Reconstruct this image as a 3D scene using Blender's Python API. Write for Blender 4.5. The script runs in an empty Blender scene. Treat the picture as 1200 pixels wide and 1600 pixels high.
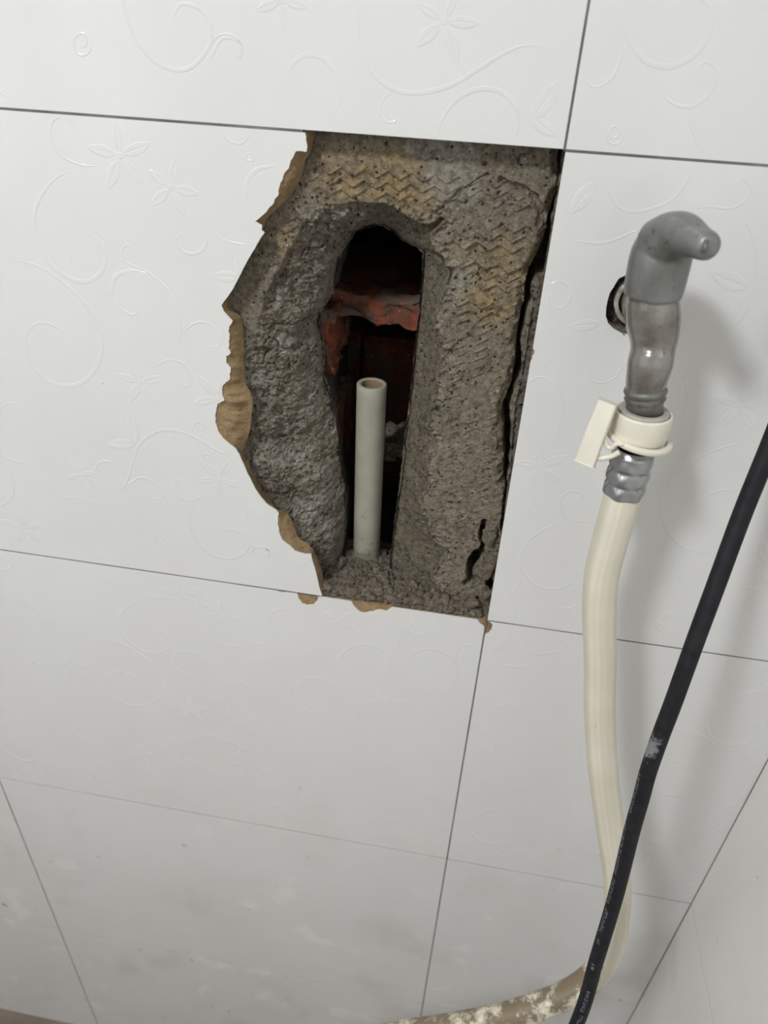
import bpy, bmesh, math, random
import numpy as np
from mathutils import Vector, Matrix
from mathutils.geometry import tessellate_polygon
random.seed(7); rng = np.random.default_rng(7)
sc = bpy.context.scene
COL = sc.collection

# ------------------------------------------------------------------ camera
# world: wall face is the plane y = 0 (y > 0 is inside the wall), z up, metres
F_PX = 1159.037
CAM = np.array([-0.02309319, -0.39498748, 0.05406489])
R = np.array([[0.9853831639916538, 0.16441592324486035, 0.044580537293056395],
              [0.12947491066341127, -0.5527616501167951, -0.823219779687575],
              [-0.11070802875355998, 0.8169589722524002, -0.5659697606991057]])
cam = bpy.data.cameras.new('camera'); camo = bpy.data.objects.new('camera', cam); COL.objects.link(camo)
cam.sensor_fit = 'VERTICAL'; cam.sensor_height = 36.0; cam.lens = F_PX * 36.0 / 1600.0
cam.clip_start = 0.01
M3 = Matrix((R[0], -R[1], -R[2])).transposed()
camo.matrix_world = Matrix.Translation(Vector(CAM)) @ M3.to_4x4()
cam.dof.use_dof = True; cam.dof.focus_distance = 0.44; cam.dof.aperture_fstop = 9.0
sc.camera = camo

# ------------------------------------------------------------------ light
XC, FLOOR, CEIL, XL, YF = 0.2205, -1.19, 1.12, -0.81, -2.1
world = bpy.data.worlds.new('world'); sc.world = world; world.use_nodes = True
world.node_tree.nodes['Background'].inputs[0].default_value = (0.9, 0.92, 0.95, 1)
world.node_tree.nodes['Background'].inputs[1].default_value = 1.4
LAMP = Vector((-0.68, -1.03, CEIL - 0.075))
ld = bpy.data.lights.new('ceiling_lamp_light', 'AREA'); ld.shape = 'DISK'; ld.size = 0.24; ld.energy = 20.8
ld.color = (0.965, 0.975, 0.995)
lo = bpy.data.objects.new('ceiling_lamp_light', ld); COL.objects.link(lo); lo.location = LAMP
sc.view_settings.view_transform = 'Standard'; sc.view_settings.look = 'None'
sc.view_settings.gamma = 1.0; sc.view_settings.use_curve_mapping = False
sc.view_settings.exposure = 0.0

# ------------------------------------------------------------------ helpers
def at(px, py, Y=0.0):
    """point of the photograph (1200x1600) -> world point on the plane y = Y"""
    d = R.T @ np.array([px - 600.0, py - 800.0, F_PX]); t = (Y - CAM[1]) / d[1]
    return CAM + t * d
def V(px, py, Y=0.0): return Vector(at(px, py, Y))

def obj(name, verts, faces, mat=None, parent=None, smooth=False, mats=None, fm=None):
    me = bpy.data.meshes.new(name); me.from_pydata([tuple(v) for v in verts], [], faces)
    for m in (mats or ([mat] if mat else [])): me.materials.append(m)
    if fm is not None: me.polygons.foreach_set('material_index', fm)
    if smooth: me.polygons.foreach_set('use_smooth', [True] * len(me.polygons))
    me.update()
    o = bpy.data.objects.new(name, me); COL.objects.link(o)
    if parent: o.parent = parent
    return o
def tag(o, label=None, cat=None, group=None, kind=None):
    if label: o['label'] = label
    if cat: o['category'] = cat
    if group: o['group'] = group
    if kind: o['kind'] = kind
    return o
def empty(name, loc=(0, 0, 0)):
    o = bpy.data.objects.new(name, None); COL.objects.link(o); o.location = loc; o.empty_display_size = .02
    return o
def keep(parent, *parts):
    """parent parts built in world space under a moved empty"""
    for p in parts:
        p.parent = parent; p.matrix_parent_inverse = Matrix.Translation(-parent.location)

class MB:
    def __init__(s): s.v = []; s.f = []; s.m = []
    def add(s, v, f, m=0):
        n = len(s.v); s.v += [tuple(a) for a in v]; s.f += [tuple(i + n for i in a) for a in f]; s.m += [m] * len(f)
    def box(s, a, b, m=0):
        (x0, y0, z0), (x1, y1, z1) = a, b
        s.add([(x0,y0,z0),(x1,y0,z0),(x1,y1,z0),(x0,y1,z0),(x0,y0,z1),(x1,y0,z1),(x1,y1,z1),(x0,y1,z1)],
              [(0,3,2,1),(4,5,6,7),(0,1,5,4),(1,2,6,5),(2,3,7,6),(3,0,4,7)], m)
    def build(s, name, mats, parent=None, smooth=False):
        return obj(name, s.v, s.f, None, parent, smooth, mats if isinstance(mats, list) else [mats], s.m)

def catmull(P, n):
    P = [np.array(p, float) for p in P]; P = [2*P[0]-P[1]] + P + [2*P[-1]-P[-2]]; out = []
    for i in range(1, len(P) - 2):
        for k in range(n):
            t = k / n; a, b, c, d = P[i-1], P[i], P[i+1], P[i+2]
            out.append(.5*((2*b)+(-a+c)*t+(2*a-5*b+4*c-d)*t*t+(-a+3*b-3*c+d)*t**3))
    out.append(P[-2]); return np.array(out)

def tube(path, radii, seg=20, caps=True, prof=None):
    """sweep a round (or prof(angle,i)-modulated) section along path -> verts, faces"""
    path = np.array(path, float); n = len(path)
    radii = np.full(n, radii) if np.isscalar(radii) else np.array(radii, float)
    T = np.gradient(path, axis=0); T /= np.linalg.norm(T, axis=1)[:, None]
    u = np.cross(T[0], (0.3, 0.5, 0.81)); u /= np.linalg.norm(u)
    v = []; f = []
    for i in range(n):
        u = u - T[i] * (u @ T[i]); u /= np.linalg.norm(u); w = np.cross(T[i], u)
        for k in range(seg):
            a = 2*math.pi*k/seg; r = radii[i] * (prof(a, i) if prof else 1)
            v.append(path[i] + r*(math.cos(a)*u + math.sin(a)*w))
    for i in range(n - 1):
        for k in range(seg):
            f.append((i*seg+k, i*seg+(k+1) % seg, (i+1)*seg+(k+1) % seg, (i+1)*seg+k))
    if caps:
        f.append(tuple(range(seg))[::-1]); f.append(tuple((n-1)*seg + k for k in range(seg)))
    return v, f

def lathe(A, B, prof, seg=40, mod=None):
    """prof: list of (t along A->B in metres, radius)"""
    A = np.array(A, float); ax = np.array(B, float) - A; ax /= np.linalg.norm(ax)
    u = np.cross(ax, (0, 1, 0) if abs(ax[1]) < .9 else (1, 0, 0)); u /= np.linalg.norm(u); w = np.cross(ax, u); v = []; f = []
    for i, (t, r) in enumerate(prof):
        for k in range(seg):
            a = 2*math.pi*k/seg; rr = r + (mod(t, a) if mod else 0)
            v.append(A + ax*t + rr*(math.cos(a)*u + math.sin(a)*w))
    n = len(prof)
    for i in range(n - 1):
        for k in range(seg):
            f.append((i*seg+k, i*seg+(k+1) % seg, (i+1)*seg+(k+1) % seg, (i+1)*seg+k))
    return v, f, n, seg

# value noise ------------------------------------------------------
LAT = {}
def vnoise(x, z, s, seed):
    if seed not in LAT: LAT[seed] = np.random.default_rng(seed).random((256, 256)) * 2 - 1
    g = LAT[seed]
    X = x / s + 1000.3; Z = z / s + 1000.7
    i = np.floor(X).astype(int); j = np.floor(Z).astype(int); a = X - i; b = Z - j
    a = a*a*(3-2*a); b = b*b*(3-2*b); i &= 255; j &= 255; i1 = (i+1) & 255; j1 = (j+1) & 255
    return (g[i, j]*(1-a)+g[i1, j]*a)*(1-b) + (g[i, j1]*(1-a)+g[i1, j1]*a)*b
def fbm(x, z, s, seed, o=4, gain=.5):
    r = 0; a = 1; t = 0
    for k in range(o): r = r + a*vnoise(x, z, s/2**k, seed+k*17); t += a; a *= gain
    return r / t
def sstep(a, b, x): t = np.clip((x-a)/(b-a), 0, 1); return t*t*(3-2*t)
def inpoly(x, z, P):
    r = np.zeros(np.shape(x), bool); n = len(P)
    for i in range(n):
        x0, z0 = P[i]; x1, z1 = P[(i+1) % n]
        c = ((z0 > z) != (z1 > z)); r ^= c & (x < (x1-x0)*(z-z0)/(z1-z0+1e-15)+x0)
    return r
def dist(x, z, P, closed=True):
    d = np.full(np.shape(x), 1e9); n = len(P)
    for i in range(n if closed else n-1):
        a = np.array(P[i]); b = np.array(P[(i+1) % n]); e = b - a; L = e @ e + 1e-15
        t = np.clip(((x-a[0])*e[0]+(z-a[1])*e[1])/L, 0, 1)
        d = np.minimum(d, np.hypot(x-a[0]-t*e[0], z-a[1]-t*e[1]))
    return d
def poly(P, Y=0.0): return [tuple(at(p[0], p[1], p[2] if len(p) > 2 else Y)[[0, 2]]) for p in P]

# ------------------------------------------------------------------ materials
def mat(name):
    m = bpy.data.materials.new(name); m.use_nodes = True; nt = m.node_tree
    return m, nt, nt.nodes['Principled BSDF']
def node(nt, t, **kw):
    n = nt.nodes.new(t)
    for k, v in kw.items():
        if k.startswith('_'): n.inputs[k[1:].replace('_', ' ')].default_value = v
        else: setattr(n, k, v)
    return n
def L(nt, a, b): nt.links.new(a, b)
def texco(nt): return node(nt, 'ShaderNodeTexCoord').outputs['Object']
def noise(nt, co, scale, detail=4, rough=.55):
    n = node(nt, 'ShaderNodeTexNoise', _Scale=scale, _Detail=detail, _Roughness=rough); L(nt, co, n.inputs['Vector']); return n
def ramp(nt, src, stops):
    r = node(nt, 'ShaderNodeValToRGB'); e = r.color_ramp.elements
    while len(e) < len(stops): e.new(.5)
    for k, (p, c) in enumerate(stops): e[k].position = p; e[k].color = (*c, 1) if len(c) == 3 else c
    L(nt, src, r.inputs[0]); return r
def mix(nt, fac, a, b, mode='MIX'):
    m = node(nt, 'ShaderNodeMix', data_type='RGBA', blend_type=mode)
    for v, i in ((fac, 0), (a, 6), (b, 7)):
        if hasattr(v, 'links'): L(nt, v, m.inputs[i])
        else: m.inputs[i].default_value = v if i == 0 else (*v, 1)
    return m.outputs[2]
def bump(nt, b, src, strength, d=.001):
    n = node(nt, 'ShaderNodeBump', _Strength=strength, _Distance=d); L(nt, src, n.inputs['Height']); L(nt, n.outputs[0], b.inputs['Normal']); return n

def glaze_mat(name, rough=.13, base=(.785, .785, .775)):
    m, nt, b = mat(name); co = texco(nt)
    n = noise(nt, co, 7, 6, .6); c = mix(nt, ramp(nt, n.outputs[0], [(.3, (0, 0, 0)), (.7, (1, 1, 1))]).outputs[0], base, tuple(x*y for x, y in zip(base, (.955, .95, .94))))
    sp = noise(nt, co, 210, 1); c = mix(nt, ramp(nt, sp.outputs[0], [(.80, (0, 0, 0)), (.83, (.6, .6, .6))]).outputs[0], c, (.30, .28, .25))
    # splashes and grime on the lowest courses
    sx = node(nt, 'ShaderNodeSeparateXYZ'); L(nt, co, sx.inputs[0])
    mr = node(nt, 'ShaderNodeMapRange', _From_Min=-.45, _From_Max=-.85, _To_Min=0.0, _To_Max=1.0); L(nt, sx.outputs[2], mr.inputs[0])
    for sc_, lo_, hi_, cc in ((17, .60, .66, (.86, .86, .845)), (11, .56, .72, (.66, .63, .59)), (48, .70, .74, (.30, .27, .23))):
        sn = noise(nt, co, sc_, 3, .5); mu = node(nt, 'ShaderNodeMath', operation='MULTIPLY'); L(nt, ramp(nt, sn.outputs[0], [(lo_, (0, 0, 0)), (hi_, (.75, .75, .75))]).outputs[0], mu.inputs[0]); L(nt, mr.outputs[0], mu.inputs[1])
        c = mix(nt, mu.outputs[0], c, cc)
    L(nt, c, b.inputs['Base Color'])
    sm = noise(nt, co, 14, 5, .65); rr = ramp(nt, sm.outputs[0], [(.35, (rough*.8,)*3), (.7, (rough*1.5,)*3)])
    L(nt, rr.outputs[0], b.inputs['Roughness'])
    w = noise(nt, co, 22, 2); bump(nt, b, w.outputs[0], .06, .002)
    b.inputs['Specular IOR Level'].default_value = .5
    return m
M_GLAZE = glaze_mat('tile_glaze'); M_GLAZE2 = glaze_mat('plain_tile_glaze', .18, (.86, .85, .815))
def biscuit():
    m, nt, b = mat('tile_biscuit'); co = texco(nt)
    n = noise(nt, co, 120, 5); L(nt, ramp(nt, n.outputs[0], [(.3, (.33, .225, .12)), (.7, (.50, .36, .205))]).outputs[0], b.inputs['Base Color'])
    b.inputs['Roughness'].default_value = .95; b.inputs['Specular IOR Level'].default_value = .1
    f = noise(nt, co, 700, 5, .65); bump(nt, b, f.outputs[0], 1.0, .0022); return m
M_BISC = biscuit()
def grout():
    m, nt, b = mat('grout'); co = texco(nt); n = noise(nt, co, 16, 6, .7)
    L(nt, ramp(nt, n.outputs[0], [(.32, (.05, .046, .04)), (.48, (.15, .142, .13)), (.64, (.24, .228, .21))]).outputs[0], b.inputs['Base Color'])
    b.inputs['Roughness'].default_value = .9; return m
M_GROUT = grout()
def mortar(name, vcol=True, base=(.235, .205, .165)):
    m, nt, b = mat(name); co = texco(nt)
    if vcol:
        a = node(nt, 'ShaderNodeVertexColor', layer_name='Col'); c = a.outputs[0]
    else: c = base
    n1 = noise(nt, co, 260, 6, .7)
    c = mix(nt, .85, c, ramp(nt, n1.outputs[0], [(.30, (.28, .27, .26)), (.52, (1, 1, 1)), (.72, (1.55, 1.55, 1.53))]).outputs[0], 'MULTIPLY')
    vo = node(nt, 'ShaderNodeTexVoronoi', _Scale=190.0, _Randomness=1.0); L(nt, co, vo.inputs['Vector'])
    c = mix(nt, ramp(nt, vo.outputs[0], [(.0, (.95, .95, .95)), (.13, (.9, .9, .9)), (.19, (0, 0, 0))]).outputs[0], c, (.03, .026, .022))
    v2 = node(nt, 'ShaderNodeTexVoronoi', _Scale=420.0, _Randomness=1.0); L(nt, co, v2.inputs['Vector'])
    c = mix(nt, ramp(nt, v2.outputs[0], [(.0, (.8, .8, .8)), (.12, (.7, .7, .7)), (.17, (0, 0, 0))]).outputs[0], c, (.05, .043, .036))
    gl = noise(nt, co, 900, 2); c = mix(nt, ramp(nt, gl.outputs[0], [(.645, (0, 0, 0)), (.70, (.75, .75, .75))]).outputs[0], c, (.62, .60, .56))
    L(nt, c, b.inputs['Base Color']); b.inputs['Roughness'].default_value = .93; b.inputs['Specular IOR Level'].default_value = .2
    n2 = noise(nt, co, 750, 6, .7); bump(nt, b, n2.outputs[0], 1.0, .0022); return m
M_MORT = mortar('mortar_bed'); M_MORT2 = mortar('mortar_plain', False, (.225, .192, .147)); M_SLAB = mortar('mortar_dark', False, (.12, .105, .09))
def brick():
    m, nt, b = mat('clay_brick'); co = texco(nt); n = noise(nt, co, 90, 6, .65)
    c = ramp(nt, n.outputs[0], [(.3, (.06, .014, .008)), (.5, (.17, .040, .017)), (.72, (.25, .075, .034))]).outputs[0]
    n2 = noise(nt, co, 55, 4); c = mix(nt, ramp(nt, n2.outputs[0], [(.47, (0, 0, 0)), (.58, (.85, .85, .85))]).outputs[0], c, (.085, .068, .05))
    n3 = noise(nt, co, 420, 2); c = mix(nt, ramp(nt, n3.outputs[0], [(.70, (0, 0, 0)), (.74, (.7, .7, .7))]).outputs[0], c, (.55, .48, .40))
    L(nt, c, b.inputs['Base Color']); b.inputs['Roughness'].default_value = .9
    bump(nt, b, noise(nt, co, 500, 5).outputs[0], .6, .001); return m
M_BRICK = brick()
def plain(name, c, rough=.5, metal=0.0, c2=None, scale=60, bmp=0, spec=.5):
    m, nt, b = mat(name); co = texco(nt); n = noise(nt, co, scale, 5, .6)
    L(nt, ramp(nt, n.outputs[0], [(.3, c), (.7, c2 or tuple(x*.88 for x in c))]).outputs[0], b.inputs['Base Color'])
    b.inputs['Roughness'].default_value = rough; b.inputs['Metallic'].default_value = metal; b.inputs['Specular IOR Level'].default_value = spec
    if bmp: bump(nt, b, noise(nt, co, scale*6, 4).outputs[0], bmp, .0006)
    return m
def pipe_mat():
    m, nt, b = mat('grey_green_plastic'); co = texco(nt)
    n = noise(nt, co, 45, 4); c = ramp(nt, n.outputs[0], [(.3, (.30, .295, .235)), (.7, (.38, .375, .305))]).outputs[0]
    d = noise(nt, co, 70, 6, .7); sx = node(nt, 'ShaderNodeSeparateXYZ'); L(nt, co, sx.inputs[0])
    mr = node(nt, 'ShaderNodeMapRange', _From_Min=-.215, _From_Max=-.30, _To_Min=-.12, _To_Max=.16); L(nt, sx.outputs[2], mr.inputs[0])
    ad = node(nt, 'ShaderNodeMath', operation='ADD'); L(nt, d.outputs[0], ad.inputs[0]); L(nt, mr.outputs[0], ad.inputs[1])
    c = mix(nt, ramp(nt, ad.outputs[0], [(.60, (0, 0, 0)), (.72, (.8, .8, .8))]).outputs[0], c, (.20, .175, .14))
    w = noise(nt, co, 160, 6, .75); c = mix(nt, ramp(nt, w.outputs[0], [(.66, (0, 0, 0)), (.72, (.6, .6, .6))]).outputs[0], c, (.56, .55, .50))
    L(nt, c, b.inputs['Base Color']); b.inputs['Roughness'].default_value = .48
    bump(nt, b, noise(nt, co, 500, 4).outputs[0], .15, .0005); return m
M_PIPE = pipe_mat(); M_BORE = plain('pipe_bore', (.34, .25, .16), .8, 0, (.26, .18, .11), 200)
def tap_mat(name, c1, c2, c3, rough):
    m, nt, b = mat(name); co = texco(nt)
    n = noise(nt, co, 55, 6, .65); c = ramp(nt, n.outputs[0], [(.28, c1), (.5, c2), (.72, c3)]).outputs[0]
    s = noise(nt, co, 330, 3, .6); c = mix(nt, ramp(nt, s.outputs[0], [(.68, (0, 0, 0)), (.74, (.75, .75, .75))]).outputs[0], c, (.50, .49, .45))
    k = noise(nt, co, 240, 3, .5); c = mix(nt, ramp(nt, k.outputs[0], [(.27, (.8, .8, .8)), (.33, (0, 0, 0))]).outputs[0], c, (.08, .08, .075))
    L(nt, c, b.inputs['Base Color']); b.inputs['Metallic'].default_value = .35
    L(nt, ramp(nt, n.outputs[0], [(.3, (rough,)*3), (.7, (rough*1.5,)*3)]).outputs[0], b.inputs['Roughness'])
    bump(nt, b, noise(nt, co, 420, 5, .6).outputs[0], .18, .0005); return m
M_TAP = tap_mat('weathered_zinc', (.15, .135, .11), (.24, .225, .20), (.31, .305, .29), .13)
M_HAND = tap_mat('dull_grey_handle', (.15, .145, .125), (.205, .208, .20), (.27, .278, .272), .30)
M_THREAD = plain('dark_thread_metal', (.13, .13, .12), .45, .5, (.22, .22, .20), 200, .3)
M_RING = plain('white_fitting', (.72, .69, .60), .6, 0, (.16, .13, .10), 150)
M_CREAM = plain('cream_plastic', (.80, .76, .64), .38, 0, (.74, .70, .585), 80, .05)
M_GASK = plain('grey_gasket', (.50, .46, .41), .45, .1, (.36, .33, .29), 160)
M_FERR = plain('silver_ferrule', (.42, .425, .43), .30, .75, (.33, .335, .34), 120, .1)
def hose_mat():
    m, nt, b = mat('cream_rubber_hose'); co = texco(nt)
    c = ramp(nt, noise(nt, co, 30, 4).outputs[0], [(.3, (.76, .71, .575)), (.7, (.83, .79, .68))]).outputs[0]
    a = node(nt, 'ShaderNodeVertexColor', layer_name='Dirt'); sep = node(nt, 'ShaderNodeSeparateColor'); L(nt, a.outputs[0], sep.inputs[0])
    c = mix(nt, .6, c, ramp(nt, sep.outputs[1], [(.55, (.78, .75, .68)), (.9, (1, 1, 1))]).outputs[0], 'MULTIPLY')
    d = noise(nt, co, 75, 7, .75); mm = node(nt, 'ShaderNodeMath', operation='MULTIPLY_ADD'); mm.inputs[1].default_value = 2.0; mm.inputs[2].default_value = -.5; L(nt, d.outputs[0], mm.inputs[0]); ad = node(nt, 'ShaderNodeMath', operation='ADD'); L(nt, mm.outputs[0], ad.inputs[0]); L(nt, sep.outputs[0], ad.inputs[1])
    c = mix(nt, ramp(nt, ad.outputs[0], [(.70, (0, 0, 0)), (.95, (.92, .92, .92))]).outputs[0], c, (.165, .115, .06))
    k = noise(nt, co, 120, 6, .7); c = mix(nt, ramp(nt, k.outputs[0], [(.665, (0, 0, 0)), (.71, (.8, .8, .8))]).outputs[0], c, (.10, .08, .06))
    L(nt, c, b.inputs['Base Color']); b.inputs['Roughness'].default_value = .5; return m
M_HOSE = hose_mat()
def cable_mat():
    m, nt, b = mat('black_rubber_cable'); co = texco(nt)
    n = noise(nt, co, 130, 6, .7); c = ramp(nt, n.outputs[0], [(.3, (.009, .009, .011)), (.7, (.022, .022, .026))]).outputs[0]
    a = node(nt, 'ShaderNodeVertexColor', layer_name='Dirt'); sep = node(nt, 'ShaderNodeSeparateColor'); L(nt, a.outputs[0], sep.inputs[0])
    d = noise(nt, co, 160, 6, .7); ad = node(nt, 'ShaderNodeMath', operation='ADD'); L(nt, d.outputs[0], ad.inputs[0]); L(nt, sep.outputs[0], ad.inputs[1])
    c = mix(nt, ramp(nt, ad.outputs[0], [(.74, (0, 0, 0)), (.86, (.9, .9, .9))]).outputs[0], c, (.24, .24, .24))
    L(nt, c, b.inputs['Base Color']); b.inputs['Roughness'].default_value = .6; b.inputs['Specular IOR Level'].default_value = .22; return m
M_CABLE = cable_mat(); M_PRINT = plain('faded_print', (.30, .31, .34), .7, 0, (.14, .14, .16), 300)
M_PAINT = plain('white_paint', (.66, .66, .645), .7, 0, (.62, .62, .60), 8)
M_FLOOR = plain('dirty_floor', (.30, .24, .19), .55, 0, (.09, .065, .05), 14, .3)

# ------------------------------------------------------------------ room shell
def shell(name, a, b, m):
    mb = MB(); mb.box(a, b); return tag(mb.build(name, m), kind='structure')
tag(shell('floor', (XL-.1, YF-.1, FLOOR-.08), (XC+.2, .2, FLOOR), M_FLOOR), 'dirty brown floor at the foot of the tiled wall')
tag(shell('ceiling', (XL-.1, YF-.1, CEIL), (XC+.2, .2, CEIL+.08), M_PAINT), 'white ceiling above the tiled wall')
wl_ = MB(); WY0, WY1, WZ0, WZ1 = -1.55, -.45, -.25, .92   # unseen opening added so world light fills the side wall
wl_.box((XL-.1, YF, FLOOR), (XL, WY0, CEIL)); wl_.box((XL-.1, WY1, FLOOR), (XL, 0, CEIL)); wl_.box((XL-.1, WY0, FLOOR), (XL, WY1, WZ0)); wl_.box((XL-.1, WY0, WZ1), (XL, WY1, CEIL))
tag(wl_.build('wall_left', M_PAINT), 'plain wall on the left side of the room with an added fill light opening', kind='structure')
wf = MB()
for a, b in (((WY0, WZ0), (WY1, WZ0+.04)), ((WY0, WZ1-.04), (WY1, WZ1)), ((WY0, WZ0), (WY0+.04, WZ1)), ((WY1-.04, WZ0), (WY1, WZ1)), (((WY0+WY1)/2-.02, WZ0), ((WY0+WY1)/2+.02, WZ1))):
    wf.box((XL-.07, a[0], a[1]), (XL-.03, b[0], b[1]))
tag(wf.build('added_fill_window_1', M_PAINT), 'white frame of the added fill light opening in the left wall', kind='structure')  # made-up frame, dresses the fill light opening out of view
tag(shell('wall_front', (XL, YF-.1, FLOOR), (XC, YF, CEIL), M_PAINT), 'plain wall opposite the broken tiles')
wr = shell('wall_right', (XC+.0092, YF, FLOOR), (XC+.1, 0, CEIL), M_SLAB); wr['label'] = 'plain white tiled side wall beyond the corner'

# back wall: masonry slab with an opening behind the broken tile, grout in the joints
TH = .009; GAP = .0012
OX0, OX1, OZ0, OZ1 = -.200, .013, -.325, .013
wb = MB()
wb.box((XL, TH+.0004, FLOOR), (OX0, .36, CEIL)); wb.box((OX1, TH+.0004, FLOOR), (XC+.1, .36, CEIL))
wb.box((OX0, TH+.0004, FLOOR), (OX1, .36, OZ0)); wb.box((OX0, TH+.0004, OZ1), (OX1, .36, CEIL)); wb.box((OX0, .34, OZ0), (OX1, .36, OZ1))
ZS = [FLOOR, -.9, -.6, -.3, 0, .3, .6, .9, CEIL]; XS = [XL, -.45, 0, XC]
GY = .0003
for z in ZS[1:-1]:
    spans = [(XL, XC)]
    if z == 0: spans = [(XL, at(476, 204)[0]-.001), (.0005, XC)]
    if z == -.3: spans = [(XL, at(500, 930)[0]), (.0005, XC)]
    for a, b_ in spans: wb.box((a, GY, z-GAP*.62), (b_, TH, z+GAP*.62), 1)
for x in XS[1:-1]:
    for z0, z1 in zip(ZS[:-1], ZS[1:]):
        if x == 0 and z0 == -.3: continue
        wb.box((x-GAP*.62, GY, z0), (x+GAP*.62, TH, z1), 1)
WALL = tag(wb.build('wall_back', [M_SLAB, M_GROUT]), 'white tiled wall with a hole broken through it', kind='structure')

def inset(P, d):
    """inset a counter-clockwise polygon"""
    out = []; n = len(P)
    for i in range(n):
        p0, p1, p2 = (np.array(P[(i+k-1) % n]) for k in range(3))
        e1 = p1-p0; e2 = p2-p1; e1 = e1/(np.linalg.norm(e1)+1e-12); e2 = e2/(np.linalg.norm(e2)+1e-12)
        n1 = np.array([-e1[1], e1[0]]); n2 = np.array([-e2[1], e2[0]]); b = n1+n2; b /= max(np.linalg.norm(b), 1e-6)
        out.append(tuple(p1 + b*d/max(b @ n1, .5)))
    return out
def area(P): return .5*sum(P[i][0]*P[(i+1) % len(P)][1]-P[(i+1) % len(P)][0]*P[i][1] for i in range(len(P)))
def slab(mb, P, y0, y1, m, bev=0.0, hole=None):
    """prism from outline P (x,z); front face at y0 facing -y"""
    if area(P) < 0: P = P[::-1]
    rings = [(P, y1), (P, y0+bev*.7), (inset(P, bev), y0)] if bev else [(P, y1), (P, y0)]
    n = len(P); v = []; f = []
    for Q, y in rings: v += [(q[0], y, q[1]) for q in Q]
    for r in range(len(rings)-1):
        for i in range(n): j = (i+1) % n; f.append((r*n+j, r*n+i, (r+1)*n+i, (r+1)*n+j))
    b0 = (len(rings)-1)*n; Q = rings[-1][0]
    loops = [[Vector((q[0], q[1], 0)) for q in Q]]; idx = list(range(b0, b0+n))
    if hole:
        H = hole if area(hole) < 0 else hole[::-1]; h0 = len(v); k = len(H)
        v += [(q[0], y0, q[1]) for q in H] + [(q[0], y1, q[1]) for q in H]
        loops.append([Vector((q[0], q[1], 0)) for q in H]); idx += list(range(h0, h0+k))
        for i in range(k): j = (i+1) % k; f.append((h0+i, h0+j, h0+k+j, h0+k+i))
    for t in tessellate_polygon(loops):
        a, b, c = (idx[i] for i in t); A, B, C = (np.array(v[i]) for i in (a, b, c))
        if np.cross(B-A, C-A)[1] > 0: a, c = c, a
        f.append((a, b, c))
    mb.add(v, f, m)
def rect(x0, x1, z0, z1): return [(x0, z0), (x1, z0), (x1, z1), (x0, z1)]

def jag(P, amp=.00035, step=.0018, seed=3):
    r = np.random.default_rng(seed); out = []
    for a, b in zip(P[:-1], P[1:]):
        a = np.array(a); b = np.array(b); n = max(1, int(np.linalg.norm(b-a)/step))
        for k in range(n):
            q = a+(b-a)*k/n; out.append(tuple(q + (r.normal(0, amp, 2) if k else 0)))
    out.append(tuple(P[-1])); return out

# traced edges of the broken tile: (glaze edge) / (edge of the clay body at the mortar)
EDGE = [((476,204),(490,206)),((478,216),(490,216)),((480,230),(487,230)),((479,237),(485,238)),((462,237),(478,248)),((455,252),(474,262)),
 ((452,262),(472,272)),((445,272),(468,282)),((440,283),(463,292)),((437,292),(458,299)),((435,305),(452,307)),((425,318),(443,317)),((415,332),(431,329)),
 ((400,346),(416,343)),((409,353),(414,351)),((408,360),(411,359)),((413,364),(415,364)),((405,375),(406,375)),((397,390),(398,390)),((385,410),(386,410)),
 ((375,430),(376,430)),((365,450),(366,450)),((357,462),(358,463)),((350,471),(353,472)),((346,477),(358,480)),((350,487),(366,487)),((356,493),(372,491)),
 ((363,501),(376,497)),((357,516),(379,512)),((358,530),(380,528)),((357,545),(381,543)),((361,552),(381,551)),((354,558),(381,560)),((353,566),(381,567)),
 ((359,574),(382,574)),((360,581),(382,582)),((358,592),(383,593)),((348,604),(385,603)),((347,615),(391,613)),((350,626),(394,624)),((341,631),(394,632)),
 ((336,645),(393,645)),((337,660),(392,660)),((340,672),(390,673)),((348,684),(386,685)),((358,693),(382,695)),((368,701),(379,704)),((374,710),(381,713)),
 ((379,722),(388,725)),((386,738),(395,741)),((395,756),(403,757)),((405,774),(412,772)),((416,787),(424,786)),((428,795),(434,796)),((435,801),(447,800)),
 ((434,816),(455,812)),((436,832),(460,826)),((442,845),(464,838)),((453,853),(472,845)),((461,861),(481,850)),((478,866),(487,857)),((486,866),(490,861)),
 ((488,876),(497,876)),((492,888),(502,890)),((496,904),(505,904)),((499,918),(508,916)),((503,930),(512,928))]
A_ = [tuple(at(*a, 0)[[0, 2]]) for a, b in EDGE]; B_ = [tuple(at(*b, .0085)[[0, 2]]) for a, b in EDGE]
def resamp(P, Q, step):
    P2, Q2 = [], []
    for i in range(len(P)-1):
        n = max(1, int(np.linalg.norm(np.array(P[i+1])-P[i])/step))
        for k in range(n):
            t = k/n; P2.append(np.array(P[i])*(1-t)+np.array(P[i+1])*t); Q2.append(np.array(Q[i])*(1-t)+np.array(Q[i+1])*t)
    P2.append(np.array(P[-1])); Q2.append(np.array(Q[-1])); return np.array(P2), np.array(Q2)
EA, EB = resamp(A_, B_, .0007)
jr = np.random.default_rng(5); jn = np.convolve(jr.normal(0, .00055, (len(EA)+4)), np.ones(3)/3, 'valid')[:len(EA)]
nrm = EB-EA; nrm /= np.linalg.norm(nrm, axis=1)[:, None]+1e-9; EA = EA + nrm*jn[:, None]*.8
GLAZE_POLY = [(-.45+GAP/2, -.3+GAP/2), (-.45+GAP/2, -GAP/2)] + [tuple(p) for p in EA]  # left edge up, then down the break
GLAZE_POLY[2] = (GLAZE_POLY[2][0], -GAP/2)
GLAZE_POLY.append((EA[-1][0]-.0002, -.3+GAP/2))

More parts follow.
